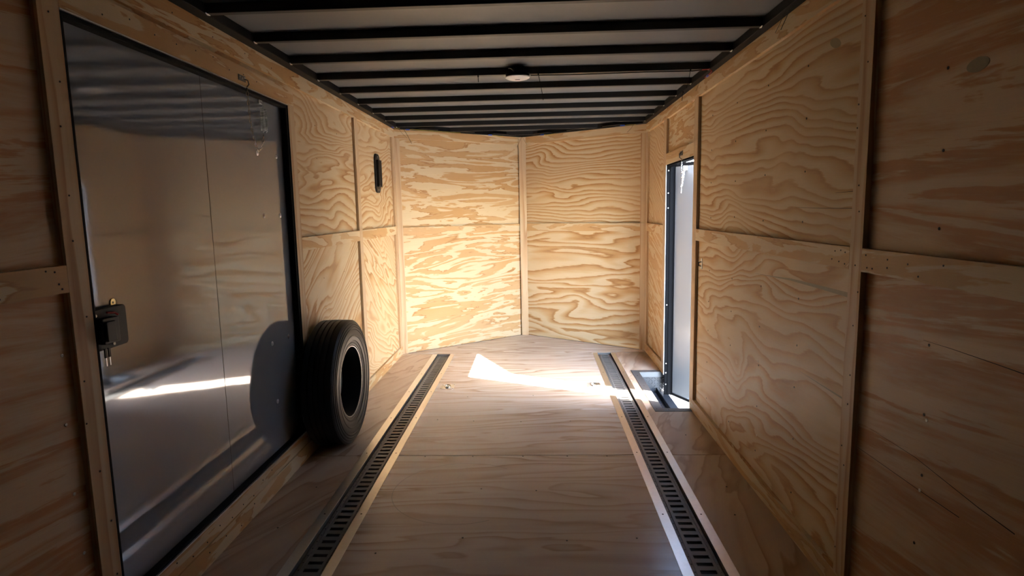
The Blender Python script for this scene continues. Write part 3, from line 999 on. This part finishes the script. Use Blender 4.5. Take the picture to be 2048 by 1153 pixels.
def crack(wall, X, pts, w0, w1, mat='seam'):
    mb = MB()
    n = len(pts) - 1
    for i in range(n):
        a = w0 + (w1 - w0) * i / n
        b_ = w0 + (w1 - w0) * (i + 1) / n
        (ya, za), (yb, zb) = pts[i], pts[i + 1]
        mb.face([(X, ya, za - a), (X, yb, zb - b_), (X, yb, zb + b_), (X, ya, za + a)])
    mb.build('crack', M[mat], wall)


CX = XR + T - 0.0004
crack(wall_right, CX, [(2.99, 1.072), (2.75, 1.082), (2.58, 1.09), (2.31, 1.091), (2.075, 1.09)], 0.0005, 0.009, 'patch')
crack(wall_right, CX, [(2.475, 0.722), (2.275, 0.719), (2.12, 0.718), (2.075, 0.716)], 0.0005, 0.005, 'patch')
crack(wall_right, CX, [(1.69, 1.021), (1.58, 1.023), (1.42, 1.022), (1.3, 1.02)], 0.0005, 0.0012)
crack(wall_right, CX, [(1.99, 0.582), (1.945, 0.584), (1.654, 0.589), (1.5, 0.594)], 0.0005, 0.0012)
crack(wall_right, CX, [(1.924, 0.674), (1.69, 0.676), (1.44, 0.653), (1.325, 0.648)], 0.0004, 0.0016)
crack(wall_right, CX, [(2.56, 1.395), (2.34, 1.391), (2.075, 1.39)], 0.0004, 0.0012)
crack(wall_right, CX, [(2.23, 1.446), (2.075, 1.448)], 0.0004, 0.0012)
# floor screws
fs = [(-0.5 + 0.26 * k + rnd(-.03, .03), 3.285) for k in range(5)] + [(-0.55, 2.3), (-0.2, 2.42), (0.25, 2.4), (0.55, 2.42), (0.12, 2.86), (-0.16, 2.88), (-0.3, 3.87), (0.02, 3.85), (0.35, 3.86), (-0.55, 3.9),
      (-1.05, 2.5), (-1.02, 2.9), (1.03, 2.62), (1.08, 2.9), (1.05, 3.6), (-0.4, 4.4), (0.1, 4.42)]
for (x, y) in fs:
    part('screw', SC_D, floor, (x, y, 0.0003), (0, -math.pi / 2, 0))


# ================================================================== tie-down rings in the floor
def tie_down(x, y, label):
    r = thing('tie_down_ring', label, 'tie-down', (x, y, 0), group='recessed tie-down rings')
    mb = MB()
    # square flange with an open dished pan
    n = 24
    inner, outer = [], []
    for k in range(n):
        a = 2 * math.pi * (k + 0.5) / n
        c, s = math.cos(a), math.sin(a)
        q = max(abs(c), abs(s))
        outer.append((0.056 * c / q, 0.062 * s / q))
        inner.append((0.036 * c, 0.040 * s))
    for k in range(n):
        j = (k + 1) % n
        mb.face([(*outer[k], 0.002), (*outer[j], 0.002), (*inner[j], 0.003), (*inner[k], 0.003)])
        mb.face([(*outer[k], 0.0002), (*outer[j], 0.0002), (*outer[j], 0.002), (*outer[k], 0.002)])
        mb.face([(*inner[k], 0.003), (*inner[j], 0.003), (inner[j][0] * .75, inner[j][1] * .75, 0.0006), (inner[k][0] * .75, inner[k][1] * .75, 0.0006)])
    mb.face([(p[0] * .75, p[1] * .75, 0.0006) for p in inner])
    mb.build('pan', M['zinc'], r, smooth=True, weld=True)
    pts = [(0.024 * math.cos(2 * math.pi * k / 20), 0.026 * math.sin(2 * math.pi * k / 20), 0.007 + 0.003 * math.sin(2 * math.pi * k / 20)) for k in range(20)]
    MB().tube(pts, 0.004, 8, closed=True).build('ring', M['chrome'], r, smooth=True)
    MB().box(-0.008, 0.008, -0.034, -0.018, 0.003, 0.0125).build('ring_clamp', M['zinc'], r, bevel=0.002)
    for sx in (-1, 1):
        for sy in (-1, 1):
            part('screw', SC_D, r, (sx * 0.047, sy * 0.052, 0.0025), (0, -math.pi / 2, 0))
    return r


tie_down(-0.591, 4.663, 'zinc tie-down ring in the floor beside the left track')
tie_down(0.585, 4.678, 'zinc tie-down ring in the sunlit floor beside the right track')

# ================================================================== ceiling lamp, wires and cable ties
lamp = thing('ceiling_light', 'round white dome light on black base under the roof rib', 'light', (0.043, 3.635, 2.166))
MB().lathe([(0.0005, 0.0), (0.035, 0.0005), (0.060, 0.004), (0.071, 0.010), (0.0725, 0.015), (0.066, 0.0165), (0.0005, 0.0165)], 40, 'z').build('lens', M['white'], lamp, smooth=True)
MB().lathe([(0.0005, 0.0165), (0.064, 0.0165), (0.070, 0.026), (0.070, 0.033), (0.0005, 0.033)], 40, 'z').build('base', M['black'], lamp, smooth=True)
MB().box(-0.014, 0.014, -0.008, -0.002, -0.0025, 0.001).build('switch', M['plasticl'], lamp, bevel=0.001)
MB().tube([(-0.052, -0.03, 0.058), (-0.04, -0.045, 0.055), (-0.028, -0.055, 0.045), (-0.02, -0.058, 0.034)], 0.0018, 6).build('white_wire', M['white'], lamp, smooth=True)


def tie(pts, label, r=0.0014, head=True):
    o = thing('cable_tie', label, 'cable tie', pts[0], group='loose cable tie tails')
    p0 = Vector(pts[0])
    MB().tube([Vector(p) - p0 for p in pts], r, 6).build('tail', M['plastic'], o, smooth=True)
    if head:
        MB().box(-0.004, 0.004, -0.003, 0.003, -0.008, 0.004).build('head', M['plastic'], o, bevel=0.001)
    return o


tie([(0.165, 3.64, 2.197), (0.172, 3.635, 2.16), (0.182, 3.63, 2.11), (0.192, 3.63, 2.045)], 'long black cable tie tail hanging right of the round light', 0.0018)
tie([(-0.189, 3.645, 2.197), (-0.189, 3.645, 2.175), (-0.189, 3.645, 2.16)], 'short black cable tie stub left of the round light', 0.0018)
tie([(1.05, 3.65, 2.197), (1.046, 3.66, 2.16), (1.04, 3.67, 2.12), (1.036, 3.675, 2.10)], 'black cable tie hanging below the rib near the right roof rail', 0.0016)
tie([(1.165, 4.30, 2.194), (1.163, 4.31, 2.17), (1.162, 4.315, 2.135)], 'short black cable tie hanging above the open narrow doorway', 0.0018)
tie([(1.17, 3.86, 2.194), (1.176, 3.95, 2.168), (1.185, 4.04, 2.148)], 'thin black cable tie tail beside the red wire', 0.001, False)
tie([(1.17, 2.56, 2.194), (1.178, 2.62, 2.172), (1.184, 2.69, 2.142)], 'thicker of two cable tie tails high on the right wall', 0.0016, False)
tie([(1.17, 2.62, 2.194), (1.180, 2.69, 2.168), (1.188, 2.76, 2.148)], 'thinner of two cable tie tails high on the right wall', 0.0011, False)
tie([(-1.10, 5.76, 2.194), (-1.06, 5.74, 2.13), (-1.02, 5.73, 2.05)], 'thick black cable tie tail at the left nose corner', 0.0016, False)
tie([(-1.14, 5.72, 2.194), (-1.10, 5.72, 2.14), (-1.06, 5.73, 2.10)], 'thin cable tie tail at the left nose corner', 0.001, False)
tie([(0.005, 6.58, 2.194), (-0.02, 6.58, 2.14), (-0.05, 6.59, 2.08)], 'cable tie tail pointing left at the nose centre', 0.0015, False)
tie([(0.005, 6.58, 2.194), (0.03, 6.58, 2.15), (0.06, 6.58, 2.10)], 'cable tie tail pointing right at the nose centre', 0.0011, False)
tie([(1.08, 5.84, 2.194), (1.05, 5.83, 2.15), (1.015, 5.83, 2.115)], 'cable tie tail at the right nose corner', 0.0014, False)


def wire(pts, label, mat, r=0.002, conn=()):
    o = thing('electrical_wire', label, 'wire', pts[0])
    p0 = Vector(pts[0])
    MB().tube([Vector(p) - p0 for p in pts], r, 6).build('insulation', M[mat], o, smooth=True)
    for a, b_ in conn:
        a, b_ = Vector(a) - p0, Vector(b_) - p0
        MB().tube([a, a + (b_ - a) * 0.15, b_ - (b_ - a) * 0.15, b_], [0.004, 0.0065, 0.0065, 0.004], 8).build('crimp_connector', M['blue'], o, smooth=True)
    return o


wire([(0.12, 3.652, 2.192), (0.4, 3.655, 2.190), (0.8, 3.655, 2.193), (1.06, 3.65, 2.19), (1.15, 3.62, 2.192)], 'black wire run under the rib from the round light', 'plastic', 0.003)
wire([(1.10, 3.645, 2.192), (1.145, 3.60, 2.187), (1.165, 3.62, 2.180), (1.172, 3.72, 2.178), (1.175, 3.80, 2.182)], 'red wire with blue crimp at the right roof rail', 'redw', 0.003, [((1.171, 3.71, 2.178), (1.174, 3.76, 2.178))])
zw = 2.187
wire([(-1.165, 5.62, zw), (-1.155, 5.70, zw - 0.002), (-1.13, 5.72, zw + 0.004), (-1.12, 5.69, zw)], 'yellow wire with blue crimp at the left nose corner', 'yellow', 0.002, [((-1.17, 5.60, zw), (-1.163, 5.64, zw))])
wire([(-1.06, 5.79, zw), (-1.02, 5.80, zw + 0.003), (-0.97, 5.82, zw - 0.002), (-0.6, 6.12, zw)], 'yellow wire with blue crimp along the left nose rail', 'yellow', 0.002, [((-1.085, 5.785, zw), (-1.045, 5.795, zw))])
wire([(-0.30, 6.36, zw), (-0.26, 6.37, zw - 0.004), (-0.22, 6.40, zw - 0.01), (-0.19, 6.44, zw - 0.004)], 'yellow wire with blue crimp left of the nose centre', 'yellow', 0.002, [((-0.34, 6.34, zw), (-0.30, 6.36, zw))])
wire([(0.24, 6.42, zw), (0.27, 6.41, zw - 0.006), (0.31, 6.40, zw - 0.008), (0.35, 6.38, zw)], 'yellow wire with blue crimp right of the nose centre', 'yellow', 0.002, [((0.20, 6.44, zw), (0.24, 6.42, zw))])
wire([(1.0, 5.87, zw), (1.05, 5.86, zw + 0.004), (1.10, 5.84, zw)], 'yellow wire with blue crimp at the right nose corner', 'yellow', 0.002, [((0.955, 5.88, zw), (1.0, 5.87, zw))])

# ================================================================== outdoors seen through the gap
gd = MB()
gd.face([(-40, -40, -0.62), (60, -40, -0.62), (60, 60, -0.62), (-40, 60, -0.62)])
tag(gd.build('ground', M['ground']), 'pale sunlit ground outside the trailer', 'ground', kind='structure')
